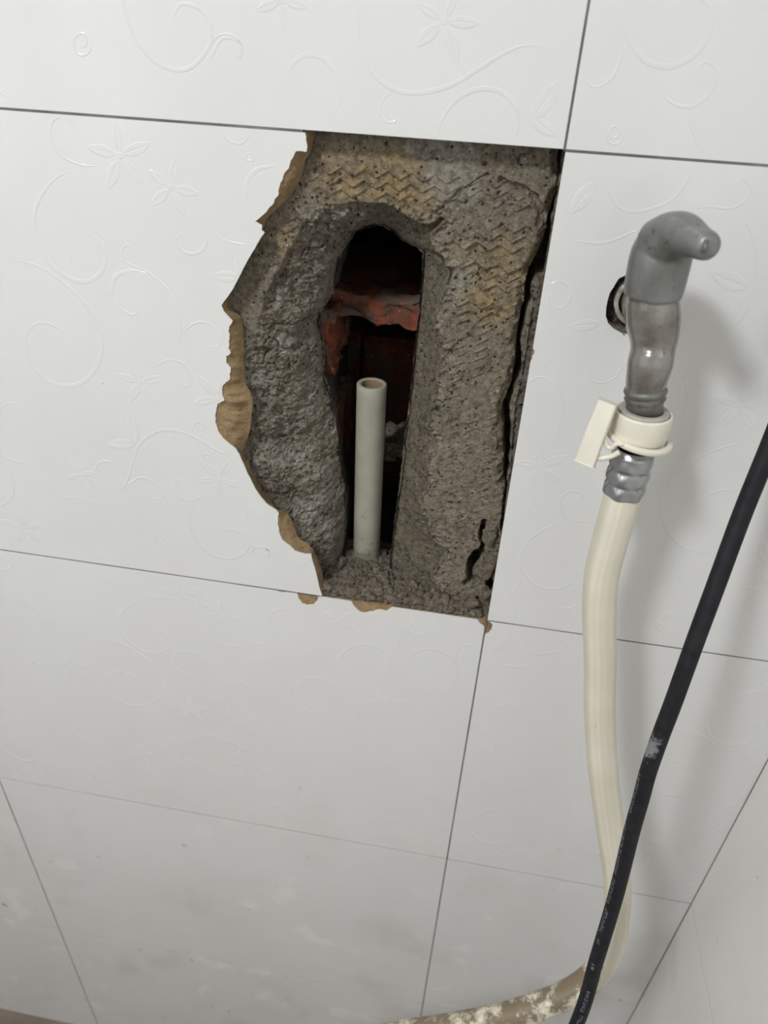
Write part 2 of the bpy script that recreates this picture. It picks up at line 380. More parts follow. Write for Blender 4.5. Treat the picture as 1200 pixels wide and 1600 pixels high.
# tap hole in the tile right of the opening
TAPX, TAPZ = .0515, -.0685
hr = np.random.default_rng(11); TAPHOLE = []
for k in range(26):
    a = 2*math.pi*k/26; r = .0178*(1+.05*math.cos(3*a+.5)+hr.normal(0, .02)); TAPHOLE.append((TAPX+r*math.cos(a), TAPZ+r*.96*math.sin(a)))

# --------------------------------------------- embossed flowers and scrolls (shared tile pattern)
def spir(cx, cy, r, turns=1.35, a0=0): return [(cx+r*(1-.75*t/12)*math.cos(a0+turns*2*math.pi*t/12), cy+.9*r*(1-.75*t/12)*math.sin(a0+turns*2*math.pi*t/12)) for t in range(13)]
T1A = dict(o=(-.45, -.3), s=[
 (2,7,[(125,266),(94,274),(71,295),(55,326),(54,357),(65,388),(87,420),(117,438),(142,438),(160,422),(165,399),(156,376),(137,365),(119,371)]),
 (2,3,[(33,381),(25,380),(24,388),(31,399),(44,402),(56,395),(60,386)]),
 (2,7,[(0,407),(25,407),(58,415),(87,432),(112,453),(130,470),(149,497),(158,529),(155,563),(136,592),(111,603),(82,598),(54,576),(41,548),(41,522),(60,505),(82,508),(104,522),(117,544)]),
 (2,3,[(158,258),(133,259),(104,249),(85,230),(78,207),(83,188),(100,182),(112,192),(117,211)]),
 (2,3,[(212,388),(200,382),(191,390),(192,405),(208,415),(229,424),(253,443),(272,468),(282,503),(279,532),(260,557)]),
 (3,7,[(229,426),(204,423),(181,432),(174,453),(176,466),(187,481),(206,492),(222,484)]),
 (2,4,[(283,522),(304,505),(329,506),(345,525),(342,541),(326,541)]),(2,4,[(237,576),(260,563),(285,567),(299,586),(294,603),(275,598)]),
 (2,4,[(173,777),(196,757),(208,719),(221,690),(250,673),(283,675),(317,690),(342,705),(371,713)]),
 (2,4,[(196,761),(221,746),(250,761),(252,780),(237,777)]),(2,3,[(325,769),(300,782),(275,773),(271,752),(287,752)]),
 (2,4,[(310,782),(296,807),(304,840),(329,865),(362,873),(387,857),(383,836),(358,827),(346,840)]),(2,3,[(387,869),(400,855),(421,861),(417,873)]),
 (2,3,[(146,744),(154,723),(175,723),(183,740)]),(2,4,[(121,707),(92,686),(54,680),(29,694),(29,719),(50,744),(79,748),(87,732)]),
 (2,4,[(344,198),(356,218),(376,224),(392,210)]),(2,7,[(432,258),(400,266),(384,290),(390,318)]),(2,5,[(312,338),(324,370),(312,394),(288,394),(276,374),(288,362)]),
 (1.5,2,[(324,350),(348,374),(392,384)]),(2,2,spir(396,802,13)),(2,2,spir(390,244,9)),(2,2,spir(323,713,8)),(2,2,spir(313,667,13,1,2)),(2,2,spir(250,843,12)),
 (2,3,[(0,787),(20,779),(45,781),(66,790),(70,805)]),(2,3,[(45,850),(60,842),(90,843),(110,858)])],
 f=[((188,243),[(179,190),(235,224),(223,288),(167,297),(135,229)]),((267,293),[(275,245),(313,303),(290,340),(235,322),(232,265)]),
  ((218,598),[(212,557),(256,589),(247,632),(203,627),(180,584)]),((340,622),[(309,586),(302,630),(345,655),(370,600),(340,580)]),
  ((342,749),[(312,717),(360,719),(379,761),(344,777),(306,752)])],
 l=[((210,694),(204,648)),((210,694),(167,694)),((372,432),(372,400)),((372,432),(332,432))])
T1B = dict(o=(0, -.3), s=[
 (2,3,[(854,445),(874,440),(889,449),(891,464),(881,480),(865,480),(857,466),(863,460),(872,464)]),(1.5,5,[(894,375),(920,379),(946,379),(977,368),(999,357)]),
 (5,5,[(948,263),(951,294),(966,322),(990,331),(1015,327),(1045,315),(1066,294),(1082,266)]),(2,3,[(1070,328),(1106,323),(1140,326),(1164,314),(1174,296),(1160,280),(1148,288)]),
 (2,5,[(1148,330),(1168,352),(1180,384),(1182,420),(1172,448)]),(2,4,[(832,550),(852,569),(867,591),(879,625),(877,655),(865,697)]),
 (2,3,[(868,603),(857,593),(841,589),(827,598),(828,610),(838,613)]),(2,3,[(933,578),(922,574),(917,585),(924,595),(942,598),(959,591),(972,574),(983,563)]),
 (2,5,[(905,782),(910,775),(900,767),(882,772),(875,787),(880,802),(895,812),(915,815),(932,815)]),
 (2,6,[(892,817),(870,820),(845,830),(822,850),(811,870),(817,892),(835,912),(860,920),(885,915),(900,900),(897,882),(882,875),(867,875)]),
 (2,3,[(815,900),(807,920),(790,927),(774,920)]),(2,4,[(855,937),(870,947),(890,950),(907,940),(910,927),(897,920),(887,927)]),(1.5,2,[(880,948),(892,970),(900,983)]),
 (2,3,[(1054,574),(1069,592),(1074,619),(1067,648),(1058,664)]),(2,3,[(1072,594),(1078,574),(1099,567),(1117,578),(1110,598),(1092,601),(1087,590)]),
 (2,5,[(1186,688),(1144,695),(1105,709),(1065,736),(1040,767),(1033,799),(1045,832),(1069,855),(1099,862),(1119,860)]),(2,4,[(1090,792),(1105,774),(1128,766),(1153,767)]),
 (2,4,[(1031,733),(1042,740),(1058,733),(1063,720),(1049,709)]),(2,3,[(1056,858),(1052,886),(1032,912),(1004,926),(974,928)]),(2,2,[(1058,890),(1064,908),(1076,919),(1096,920)]),
 (2,2,[(1134,919),(1160,917),(1184,922),(1200,928)]),(2,2,spir(832,793,9)),(2,2,spir(808,813,9)),(2,2,spir(811,962,10)),(2,2,spir(1125,997,9)),(2,3,[(1120,1012),(1140,1010),(1155,1018)])],
 f=[((843,728),[(845,694),(889,712),(875,757),(824,760),(802,722)]),((1157,634),[(1173,598),(1200,630),(1180,673),(1121,669),(1117,619)]),
  ((1018,964),[(1034,938),(1060,960),(1040,990),(992,988),(980,950)]),((1195,882),[(1190,845),(1160,890),(1195,915),(1230,880),(1215,855)])],
 l=[((931,283),(889,336)),((1168,450),(1110,426)),((1170,456),(1144,512)),((937,506),(889,510))])
T0A = dict(o=(-.45, 0), s=[
 (2,7,[(187,0),(192,30),(207,70),(237,105),(260,116),(285,119),(311,105),(322,74),(319,34),(300,8),(280,11),(268,31)]),(2,3,[(331,71),(339,57),(359,54),(376,68),(373,88),(359,82)]),
 (2,8,[(453,116),(461,96),(484,85),(512,96),(529,127),(529,159),(517,190)]),(1.5,2,[(370,122),(385,159),(405,184)]),
 (3,7,[(555,0),(560,40),(568,80),(580,110),(603,133),(631,144),(665,144),(705,133),(744,110),(784,85),(821,71),(863,76)]),(2,4,[(614,144),(600,153),(594,173),(603,190),(617,190),(622,181)]),
 (3,7,[(685,212),(690,187),(716,153),(750,139),(784,144),(807,170),(809,198),(803,220)]),(2,4,[(117,60),(125,45),(142,50),(150,75),(140,100),(120,102),(97,95)]),
 (2,3,[(60,57),(82,90),(95,125),(92,166)]),(2,3,[(230,100),(250,125),(260,155),(255,180)]),(2,2,spir(144,156,13)),(2,3,[(0,5),(20,18),(42,15),(55,0)]),(2,3,[(110,0),(130,30),(155,32),(175,10)])],
 f=[((695,32),[(654,6),(713,-12),(750,37),(716,99),(647,74)]),((440,0),[(399,17),(444,51),(480,12),(465,-40),(415,-40)])],
 l=[((832,187),(875,125)),((832,187),(870,212))])
T2A = dict(o=(-.45, -.6), s=[
 (2,3,[(643,1011),(627,1009),(624,996),(640,988),(661,993),(675,997)]),(2,5,[(667,1047),(645,1044),(640,1031),(653,1017),(680,1015),(704,1028),(715,1049),(707,1071),(688,1087),(664,1091)]),
 (2,3,[(712,1036),(715,1017),(728,1008),(744,1012)]),(2,4,[(525,1055),(524,1039),(539,1017),(565,1007),(592,1012),(611,1031),(605,1047),(589,1052),(571,1044)]),
 (2,5,[(515,1105),(488,1113),(464,1097),(459,1076),(475,1060),(504,1060),(531,1073),(549,1097),(555,1116),(541,1145)]),(2,3,[(640,1092),(659,1097),(667,1113),(653,1124)]),
 (2,2,spir(716,1096,7)),(2,2,spir(701,1109,6)),(2,3,[(630,960),(645,975),(655,985)])],
 f=[((528,973),[(505,955),(550,955),(563,985),(528,995),(495,978)]),((605,1093),[(585,1082),(622,1080),(640,1098),(603,1112),(568,1098)])], l=[])
TH_T = [T1A, T1B, T0A, T2A]
def relief_geometry(hgt=.00012):
    mb = MB()
    def ribbon(P3, w0, w1):
        P = catmull(P3, 5); n = len(P); T = np.gradient(P, axis=0); T /= np.linalg.norm(T, axis=1)[:, None]+1e-12
        N = np.stack([-T[:, 1], T[:, 0]], 1); v = []; f = []
        ds = np.linalg.norm(np.gradient(P, axis=0), axis=1)+1e-9; rc = ds/(np.linalg.norm(np.gradient(T, axis=0), axis=1)+1e-6)
        for i in range(n):
            t = i/(n-1); w = (w0 + (w1-w0)*math.sin(math.pi*min(1, t*1.02))**1.0)*.5*min(1, 6*t+.15, 6*(1-t)+.15)
            w = min(w, .7*min(rc[max(0, i-2):i+3])); hh = min(hgt, .22*w)
            for k, (s, h) in enumerate(((-1, -.00003), (-.5, hh), (.5, hh), (1, -.00003))):
                q = P[i]+N[i]*w*s; v.append((q[0], -h, q[1]))
        for i in range(n-1):
            for k in range(3): a = i*4+k; f.append((a, a+1, a+5, a+4))
        mb.add(v, f)
    def leaf(a, b, wr_):
        a = np.array(a); b = np.array(b); d = b-a; Ln = np.linalg.norm(d); d = d/Ln; n = np.array([-d[1], d[0]])
        m = 9; v = []; f = []
        for i in range(m):
            t = i/(m-1); w = wr_*Ln*max(.06, math.sin(math.pi*t**.85)**.8); hl = min(hgt, .2*w)
            for s, h in ((-1, -.00003), (-.72, hl), (-.16, hl), (0, hl*.35), (.16, hl), (.72, hl), (1, -.00003)):
                q = a+d*Ln*t+n*w*s; v.append((q[0], -h, q[1]))
        for i in range(m-1):
            for k in range(6): p = i*7+k; f.append((p, p+1, p+8, p+7))
        mb.add(v, f)
    for T in TH_T:
        ox, oz = T['o']
        def tl(p): q = at(p[0], p[1], 0); return np.array([q[0]-ox, q[2]-oz])
        lo_u, hi_u = {-.45: (.275, 1) if oz == 0 else (.165, 1) if oz == -.3 else (0, 1), 0: (0, .185)}[ox]
        okay = lambda P: lo_u < np.mean([tl(p)[0] for p in P]) < hi_u
        for w0, w1, P in T['s']:
            if not okay(P): continue
            k = np.linalg.norm(tl((P[0][0]+1, P[0][1]))-tl(P[0])); ribbon([tl(p) for p in P], w0*k*1.5, w1*k*1.3)
        for c, tips in T['f']:
            if not okay(tips): continue
            cc = tl(c)
            for tp in tips:
                t = tl(tp); leaf(cc+(t-cc)*.12, t, .21)
            mb.add([(cc[0]+.0014*math.cos(a*.785)*(1 if r else 1.5), -hgt if r else .00003, cc[1]+.0014*math.sin(a*.785)*(1 if r else 1.5)) for r in (0, 1) for a in range(8)],
                   [(a, (a+1) % 8, 8+(a+1) % 8, 8+a) for a in range(8)]+[tuple(range(8, 16))])
        for a, b_ in T['l']:
            if okay([a, b_]): leaf(tl(a), tl(b_), .24)
    Vv = np.array(mb.v); Ff = mb.f
    C = np.array([Vv[list(f)].mean(0) for f in Ff])
    return Vv, Ff, C
RV, RF, RC = relief_geometry()
for i in range(len(RF)):  # orient faces to the room
    f = RF[i]; n = np.cross(RV[f[1]]-RV[f[0]], RV[f[2]]-RV[f[0]])
    if n[1] > 0: RF[i] = tuple(reversed(f))
def relief_mesh(keepmask, name='embossed_pattern'):
    F2 = [RF[i] for i in np.nonzero(keepmask)[0]]; used = sorted({k for f in F2 for k in f}); mp = {k: i for i, k in enumerate(used)}
    me = bpy.data.meshes.new(name); me.from_pydata([tuple(RV[k]) for k in used], [], [tuple(mp[k] for k in f) for f in F2])
    me.materials.append(M_GLAZE); me.update(); return me
def add_relief(tile, me, ox, oz):
    o = bpy.data.objects.new('embossed_pattern', me); COL.objects.link(o); o.parent = tile; o.location = (ox, 0, oz)

E_ = .0022
inb = lambda x, z, w, h: (x > E_) & (x < w-E_) & (z > E_) & (z < h-E_)
full = inb(RC[:, 0], RC[:, 2], .45, .3)
REL_FULL = relief_mesh(full); REL_CUT = relief_mesh(full & (RC[:, 0] < XC-.003)); REL_LEFT = relief_mesh(full & (RC[:, 0] > XL+.9+.003))
gp = np.array(GLAZE_POLY)+np.array([.45, .3])
REL_BROKEN = relief_mesh(full & inpoly(RC[:, 0], RC[:, 2], gp.tolist()) & (dist(RC[:, 0], RC[:, 2], gp.tolist()) > .0012))
th = np.array(TAPHOLE)-np.array([0, -.3])
REL_TAP = relief_mesh(full & (RC[:, 0] < XC-.003) & ~inpoly(RC[:, 0], RC[:, 2], th.tolist()) & (dist(RC[:, 0], RC[:, 2], th.tolist()) > .001))

# --------------------------------------------- tiles
BEV = .0002; GLZ = .0009
def chip_edge(pts, seed): return jag(poly(pts), .0003, .0012, seed)
CH_A = chip_edge([(464,926),(467,936),(472,943),(480,946),(490,945),(496,938),(497,930)], 1)
CH_A0 = chip_edge([(432,921),(436,925),(443,926),(448,923)], 9)
CH_B = chip_edge([(540,935),(548,940),(554,948),(562,956),(570,958),(580,956),(592,953),(604,955),(612,950),(620,945),(630,944),(636,946),(642,945),(660,949),(664,952),(670,950),(684,953),(688,956),(694,954),(716,958),(720,961),(726,960),(744,963),(746,969),(751,975),(756,979)], 2)
CH_C = chip_edge([(756,992),(762,990),(768,985),(770,978),(766,972),(762,968)], 4)
CH_D = chip_edge([(826,566),(832,561),(835,553),(833,545),(829,540)], 6)
def make_tile(x0, x1, z0, z1, key):
    mb = MB(); g = GAP/2; a, b, c, d = x0+g, x1-(g if x1 < XC-.001 else .0004), z0+(g if z0 > FLOOR+.01 else .0004), z1-(g if z1 < CEIL-.01 else .0004)
    if key == 'chip_top':          # row below the opening
        P = [(a, c), (b, c), (b, d-.006)] + [p for p in reversed(CH_B)] + [(q[0], d if q[1] > d-.0012 else q[1]) for q in reversed(CH_A)] + [(q[0], min(q[1], d)) for q in reversed(CH_A0)] + [(a, d)]
        P = [(min(max(p[0], a), b), min(p[1], d)) for p in P]
        slab(mb, P, 0, GLZ, 0); slab(mb, rect(a, b, c, d), GLZ, TH, 1)
    elif key == 'chip_corner':
        P = [(a, c), (b, c), (b, d)] + [(max(p[0], a), min(p[1], d)) for p in reversed(CH_C)]
        slab(mb, P, 0, GLZ, 0); slab(mb, rect(a, b, c, d), GLZ, TH, 1)
    elif key == 'tap':
        P = [(a, c), (b, c), (b, d), (a, d)] + [(max(p[0], a), p[1]) for p in reversed(CH_D)]
        slab(mb, P, 0, GLZ, 0, 0, TAPHOLE); slab(mb, rect(a+.0003, b, c, d), GLZ, TH, 1, 0, TAPHOLE)
    else:
        slab(mb, rect(a, b, c, d), 0, GLZ, 0, BEV); slab(mb, rect(a, b, c, d), GLZ, TH, 1)
    return mb.build('tile', [M_GLAZE, M_BISC], WALL)
def broken_tile():
    mb = MB(); slab(mb, GLAZE_POLY, 0, GLZ, 0)
    o = mb.build('tile', [M_GLAZE, M_BISC], WALL)
    # clay body: flat behind the glaze, its broken flank lofted from the glaze edge to the mortar
    n = len(EA); K = 9; v = []; f = []; r = np.random.default_rng(21)
    for k in range(K):
        t = k/(K-1); y = .0006 + (.0091-.0006)*t**1.1
        for i in range(n):
            q = EA[i]*(1-t)+EB[i]*t
            w = math.sin(math.pi*t)*min(.003, np.linalg.norm(EB[i]-EA[i])*.35)
            dy = w*.45*float(vnoise(np.array(q[0]), np.array(q[1]), .004, 3)) + w*.4*float(vnoise(np.array(q[0]), np.array(q[1]), .0016, 8))
            v.append((q[0], y+dy-(.0012*math.sin(math.pi*t) if np.linalg.norm(EB[i]-EA[i]) > .006 else 0), q[1]))
    for k in range(K-1):
        for i in range(n-1): a = k*n+i; f.append((a, a+1, a+n+1, a+n))
    m2 = MB(); m2.add(v, f); ob = m2.build('clay_body', [M_BISC], o, True); ob['label'] = 'tan clay body bared along the broken edge'
    return o
tile0 = {}
for r_i, (z0, z1) in enumerate(zip(ZS[:-1], ZS[1:])):
    for c_i, (x0, x1) in enumerate(zip(XS[:-1], XS[1:])):
        key = {(-.3, -.45): 'broken', (-.6, -.45): 'chip_top', (-.6, 0): 'chip_corner', (-.3, 0): 'tap'}.get((z0, x0))
        t = broken_tile() if key == 'broken' else make_tile(x0, x1, z0, z1, key)
        ox, oz = (x0 if x0 > -.5 else -.9), (z0 if z0 > FLOOR+.01 else -1.2)
        if r_i in (0, 1, 7): continue
        add_relief(t, REL_BROKEN if key == 'broken' else REL_TAP if key == 'tap' else REL_CUT if c_i == 2 else REL_LEFT if c_i == 0 else REL_FULL, ox, oz)
        if key == 'broken': t['label'] = 'broken white tile with a jagged tan edge'
        elif key == 'tap': t['label'] = 'white embossed tile drilled for the tap'
# side wall tiles and joints
YS = [0, -.45, -.9, -1.35, -1.8, YF]
sj = MB()
for y1, y0 in zip(YS[:-1], YS[1:]):
    for z0, z1 in zip(ZS[:-1], ZS[1:]):
        mb = MB(); slab(mb, rect(y0+GAP/2, y1-(GAP/2 if y1 < 0 else .0002), z0+GAP/2, z1-GAP/2), 0, TH, 0, BEV)
        v = [(XC+p[1], p[0], p[2]) for p in mb.v]
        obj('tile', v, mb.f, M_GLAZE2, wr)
for z in ZS[1:-1]: sj.box((XC+GY, YF, z-.001), (XC+TH, -.0005, z+.001))
for y in YS[1:-1]: sj.box((XC+GY, y-.001, FLOOR), (XC+TH, y+.001, CEIL))
sj.box((XC-.0004, -.0007, FLOOR), (XC+.002, .002, CEIL))
sj.build('grout_joint', M_GROUT, wr)

# ------------------------------------------------------------------ chopped mortar behind the broken tile
D0 = .0108
OUTER = [(490,318),(530,318),(560,314),(600,318),(625,330),(650,346),(668,348),(690,338),(700,345),(684,358),(672,372),(676,388),(692,402),(702,430),(692,462),(682,490),
 (678,520),(690,540),(702,548),(690,560),(682,600),(674,640),(668,670),(682,690),(672,705),(666,730),(672,760),(654,786),(664,815),(678,842),(700,862),(688,882),(676,905),(690,925),
 (720,948),(700,975),(600,975),(505,960),(490,900),(478,868),(455,830),(432,800),(404,765),(384,722),(376,690),(376,640),(378,600),(376,565),(384,540),(398,515),(407,488),(412,460),(428,430),(442,408),(456,380),(470,346)]
INNER = [(545,378,.040),(556,362,.038),(575,353,.036),(600,352,.036),(618,362,.036),(628,374,.036),(645,383,.036),(662,394,.034),(660,430,.034),(656,480,.034),(651,530,.034),(646,570,.034),
 (641,620,.035),(635,665,.036),(629,715,.036),(623,770,.036),(615,830,.036),(610,870,.036),(612,900,.034),(640,935,.03),(560,945,.03),(525,915,.035),(530,890,.042),(536,865,.046),(541,820,.046),
 (541,775,.046),(533,735,.046),(529,690,.046),(524,650,.046),(518,622,.046),(511,600,.045),(506,580,.044),(509,560,.044),(507,535,.044),(503,515,.044),(500,500,.044),(507,478,.042),(522,455,.042),(526,430,.042),(531,405,.041),(537,390,.04)]
PO = poly(OUTER, D0); PI = poly(INNER); DI = np.array([p[2] for p in INNER])
def mortar_bed():
    st = .00042
    xs = np.arange(OX0, OX1+st, st); zs = np.arange(OZ0, OZ1+st, st); X, Z = np.meshgrid(xs, zs)
    # domain warp so that traced edges break up
    wx = X + .0016*fbm(X, Z, .006, 41, 4); wz = Z + .0016*fbm(X, Z, .006, 71, 4)
    ino = inpoly(wx, wz, PO); ini = inpoly(X+.0007*fbm(X, Z, .003, 5, 3), Z+.0007*fbm(X, Z, .003, 6, 3), PI)
    dO = dist(wx, wz, PO); dI = dist(X, Z, PI)
    # depth of the nearest inner contour vertex
    w = np.zeros_like(X); s = np.zeros_like(X)
    for (px, pz), d in zip(PI, DI):
        k = 1/((X-px)**2+(Z-pz)**2+1e-6)**2; w += k; s += k*d
    dn = s/w
    t = np.where(ino, dO/(dO+dI+1e-9), 0)
    left = sstep(-.085, -.105, X)
    prof = (.22*sstep(0, .10, t)+.78*t)*(1-left) + left*(.46*t**.75+.54*t**5)
    rough = sstep(0, .0022, dO)*ino
    Dp = D0 + (dn-D0)*prof
    crev = (1-sstep(.0, .055, np.abs(fbm(X, Z, .015, 111, 3))))*sstep(-.15, .25, fbm(X, Z, .03, 113, 2))
    # right plastered cheek is smoother than the left chopped one
    amp = rough*(.25+.75*left)
    Dp += amp*(.0075*fbm(X, Z, .024, 11, 2)*(1-t*.6) + .0060*(np.abs(fbm(X, Z, .013, 13, 4))-.18) + .0042*(np.abs(fbm(X, Z, .0055, 14, 4, .65))-.18) + .0028*fbm(X, Z, .0028, 15, 4, .7)) - rough*.0006 + rough*left*crev*.0026
    rim = (1-sstep(.001, .0085, dO+.003*fbm(X, Z, .012, 91, 3)))*(~ino)*(X > -.085)
    Dp += rim*(.0012+.0045*(np.abs(fbm(X, Z, .006, 92, 4, .65))-.12)+.0018*fbm(X, Z, .0025, 93, 3, .7))
    Dp += .0004*fbm(X, Z, .004, 17, 4, .7)*(1-rough) + .0006*fbm(X, Z, .03, 19, 2)*(1-rough)
    # zigzag key imprint of the tile back, only on the untouched face
    flat = 1-sstep(-.0005, .0006, np.where(ino, dO, -dO))
    lam = .0122; per = .0052; tri = np.abs(((X+.0015*fbm(X, Z, .05, 2, 1))/lam) % 1-.5)*2-.5
    ph = (Z - tri*.0040)/per; row = np.floor(ph); fr = np.abs((ph-row)-.5)*per
    ridge = 1-sstep(.0003, .0011, fr)
    grp = np.where((row.astype(int) % 4) == 1, .0, 1.0)
    pk = lambda x, y: at(x, y, D0)[[0, 2]]
    zone = np.zeros_like(X)
    def blob(px, py, rx, ry, v=1.0, soft=.35):
        q = pk(px, py); k = .00036
        d = np.hypot((X-q[0])/(rx*k), (Z-q[1])/(ry*k)) + .35*fbm(X, Z, .01, int(px), 3); return v*(1-sstep(1-soft, 1+soft, d))
    for a in [(580,285,85,34),(690,285,55,42),(760,300,45,34,.8),(800,350,48,60,.8),(740,395,70,36),(790,440,34,60),(725,480,44,30,.8),(770,465,36,30,1.1),(430,400,26,34,.7),(420,500,26,20,.7),(455,350,22,20,.6)]: zone = np.maximum(zone, blob(*a))
    lowz = np.maximum(blob(745,600,50,110,1), blob(735,760,50,110,.9))
    msk = np.clip(.7+1.6*fbm(X, Z, .012, 23, 3), 0, 1)
    up = sstep(.0, .2, tri % 1)  # one stroke direction prints in the lower part
    stroke = (((X/lam) % 1) > .5)
    flat = flat*(1-rim)
    imp = ridge*grp*zone*np.clip(msk+.35, 0, 1) + ridge*lowz*stroke*msk*.6
    Dp -= .0014*imp*flat
    # chipped patches and grooves on the flat face
    for px, py, rx, ry, d in [(748,412,20,32,.0026),(775,490,14,10,.0024),(700,352,34,14,.0014),(735,330,50,14,.0010),(430,470,30,40,.0016),(760,330,60,12,.0008),(715,655,22,60,.0012),(705,800,26,50,.0014)]:
        Dp += blob(px, py, rx, ry)*d*(.7+.9*fbm(X, Z, .005, 31, 4))*flat
    def crack(P, w_, d, edge=.5):
        q = [tuple(pk(*p)) for p in P]; ds = dist(wx, wz, q, False); return d*(1-sstep(w_*edge, w_, ds+.0005*fbm(X, Z, .003, 33, 3)))
    Dp += crack([(762,275),(742,284),(722,297),(705,312),(688,330),(672,342)], .0013, .0016)
    Dp += crack([(783,281),(800,288),(820,296),(836,308),(846,330),(842,350)], .0022, .0028)
    Dp += crack([(640,755),(668,760)], .0009, .0016) + crack([(625,828),(668,835)], .0009, .0018) + crack([(660,640),(690,655)], .0009, .001)
    # pores
    pr = np.random.default_rng(77); npz = 620
    for _ in range(npz*2):
        px, pz = pr.uniform(OX0, OX1), pr.uniform(OZ0, OZ1); r = pr.choice([.0005, .0007, .0010, .0014], p=[.45, .3, .18, .07])
        i0 = int((px-r*2-OX0)/st); i1 = int((px+r*2-OX0)/st)+2; j0 = int((pz-r*2-OZ0)/st); j1 = int((pz+r*2-OZ0)/st)+2
        i0 = max(i0, 0); j0 = max(j0, 0)
        sl = (slice(j0, j1), slice(i0, i1)); d = np.hypot(X[sl]-px, (Z[sl]-pz)*pr.uniform(.7, 1.3)); Dp[sl] += .0016*(1-sstep(r*.5, r*1.15, d))
    # crack between the bed and the tile on the right: the bed breaks off there
    CR = poly([(873,236),(870,290),(860,325),(856,352),(847,380),(837,402),(827,420),(821,440),(818,470),(812,500),(806,525),(803,545),(805,565),(800,590),(793,610),(785,632),(784,650),(784,690),(787,720),(784,752),
      (790,757),(795,735),(798,700),(798,662),(798,632),(803,610),(812,590),(816,565),(812,540),(818,515),(825,485),(830,455),(836,436),(850,434),(856,410),(862,360),(869,300),(880,236)], D0)
    inc = inpoly(wx, wz, CR); dc = dist(wx, wz, CR)
    Dp += np.where(inc, .006+.03*sstep(0, .0016, dc), .0045*(1-sstep(0, .0042, dc))*sstep(.0, .5, .5+fbm(X, Z, .006, 51, 3)))
    # rough strip right of the crack lies a little deeper
    q = [tuple(pk(*p)) for p in [(850,434),(834,470),(826,520),(818,580),(806,630),(800,700),(798,740),(790,770),(812,770),(850,560),(880,434)]]
    strip = inpoly(X, Z, q); Dp += np.where(strip & ~inc, .0022+.0022*fbm(X, Z, .005, 61, 4), 0)
    Dp += crack([(790,757),(786,790),(783,830)], .0011, .010) + crack([(757,815),(753,835),(755,852),(748,866)], .0021, .02, .6)+crack([(748,866),(741,878),(737,893),(740,906)], .0044, .03, .7)+crack([(740,906),(728,911)], .0026, .02, .7)
    Dp += crack([(754,850),(768,842),(776,832)], .0013, .012) + crack([(724,944),(740,941)], .0036, .022, .7)+crack([(740,941),(752,932),(764,918)], .0020, .018, .7)+crack([(765,925),(766,912)], .0036, .022, .7) + crack([(768,880),(766,905)], .0016, .012)
    Dp += blob(715,905,40,20)*.002*fbm(X, Z, .004, 44, 4)
    # colours of the surface itself: taupe mortar, ochre where tile clay stuck, pale lime, greyer chopped core
    base = np.array([.275, .238, .180]); och = np.array([.43, .315, .165]); pale = np.array([.43, .40, .345]); core = np.array([.285, .25, .198]); buff = np.array([.305, .26, .185])
    col = np.broadcast_to(base, X.shape+(3,)).copy()
    def blend(m, c): nonlocal col; m = np.clip(m, 0, 1)[..., None]; col = col*(1-m)+c*m
    blend(lowz*.6, buff)
    oz = np.zeros_like(X)
    for a in [(575,280,80,42),(600,250,55,14),(640,300,40,34,.9),(770,455,40,44),(800,410,34,40,.8),(740,400,50,24,.6),(690,335,36,12,.8),(450,385,20,30,.5)]: oz = np.maximum(oz, blob(*a, soft=.6) if len(a) == 4 else blob(*a[:4], v=a[4], soft=.6))
    blend(oz*.85*(.6+.8*fbm(X, Z, .006, 81, 3)+.2), och)
    blend(blob(685,232,52,15,.75,.1)+blob(705,290,40,34,.55)+blob(715,420,30,34,.4), pale)
    blend(rough*.9, core); blend(rough*left*np.clip(fbm(X, Z, .012, 83, 4)*1.6, 0, .8), pale*.95)
    blend(rough*(1-left)*.9, np.array([.19, .162, .115]))
    blend(rim*.6*np.clip(.6+1.5*fbm(X, Z, .008, 95, 3), 0, 1), np.array([.40, .36, .285]))
    blend(strip*.8, np.array([.20, .18, .155]))
    blend(np.clip(fbm(X, Z, .02, 85, 3)*1.2-.2, 0, .5), np.array([.15, .13, .105]))
    # mesh
    ny, nx = X.shape; Y = Dp.copy(); Y[0, :] = Y[-1, :] = .05; Y[:, 0] = .05; Y[:, -1] = .05
    Y = np.maximum(Y, D0-.0018)
    idx = np.arange(nx*ny).reshape(ny, nx); quads = np.stack([idx[:-1, :-1], idx[:-1, 1:], idx[1:, 1:], idx[1:, :-1]], -1)
    kill = ini[:-1, :-1] & ini[1:, 1:] & ini[:-1, 1:] & ini[1:, :-1]; quads = quads[~kill]
    used = np.zeros(nx*ny, bool); used[quads.ravel()] = True; mp = np.cumsum(used)-1
    co = np.stack([X, Y, Z], -1).reshape(-1, 3)[used]; cc = np.concatenate([col.reshape(-1, 3)[used], np.ones((used.sum(), 1))], 1); quads = mp[quads]
    me = bpy.data.meshes.new('mortar_bed'); me.vertices.add(len(co)); me.vertices.foreach_set('co', co.ravel())
    me.loops.add(quads.size); me.loops.foreach_set('vertex_index', quads.ravel().astype(np.int32))
    me.polygons.add(len(quads)); me.polygons.foreach_set('loop_start', np.arange(0, quads.size, 4, dtype=np.int32)); me.polygons.foreach_set('loop_total', np.full(len(quads), 4, np.int32))
    me.update(calc_edges=True); me.polygons.foreach_set('use_smooth', np.ones(len(quads), bool))
    ca = me.color_attributes.new('Col', 'FLOAT_COLOR', 'POINT'); ca.data.foreach_set('color', cc.astype(np.float32).ravel())
    me.materials.append(M_MORT); me.validate()
    o = bpy.data.objects.new('mortar_bed', me); COL.objects.link(o); o.parent = WALL
    o['label'] = 'grey brown mortar bed with zigzag ridges and chopped channel'
mortar_bed()

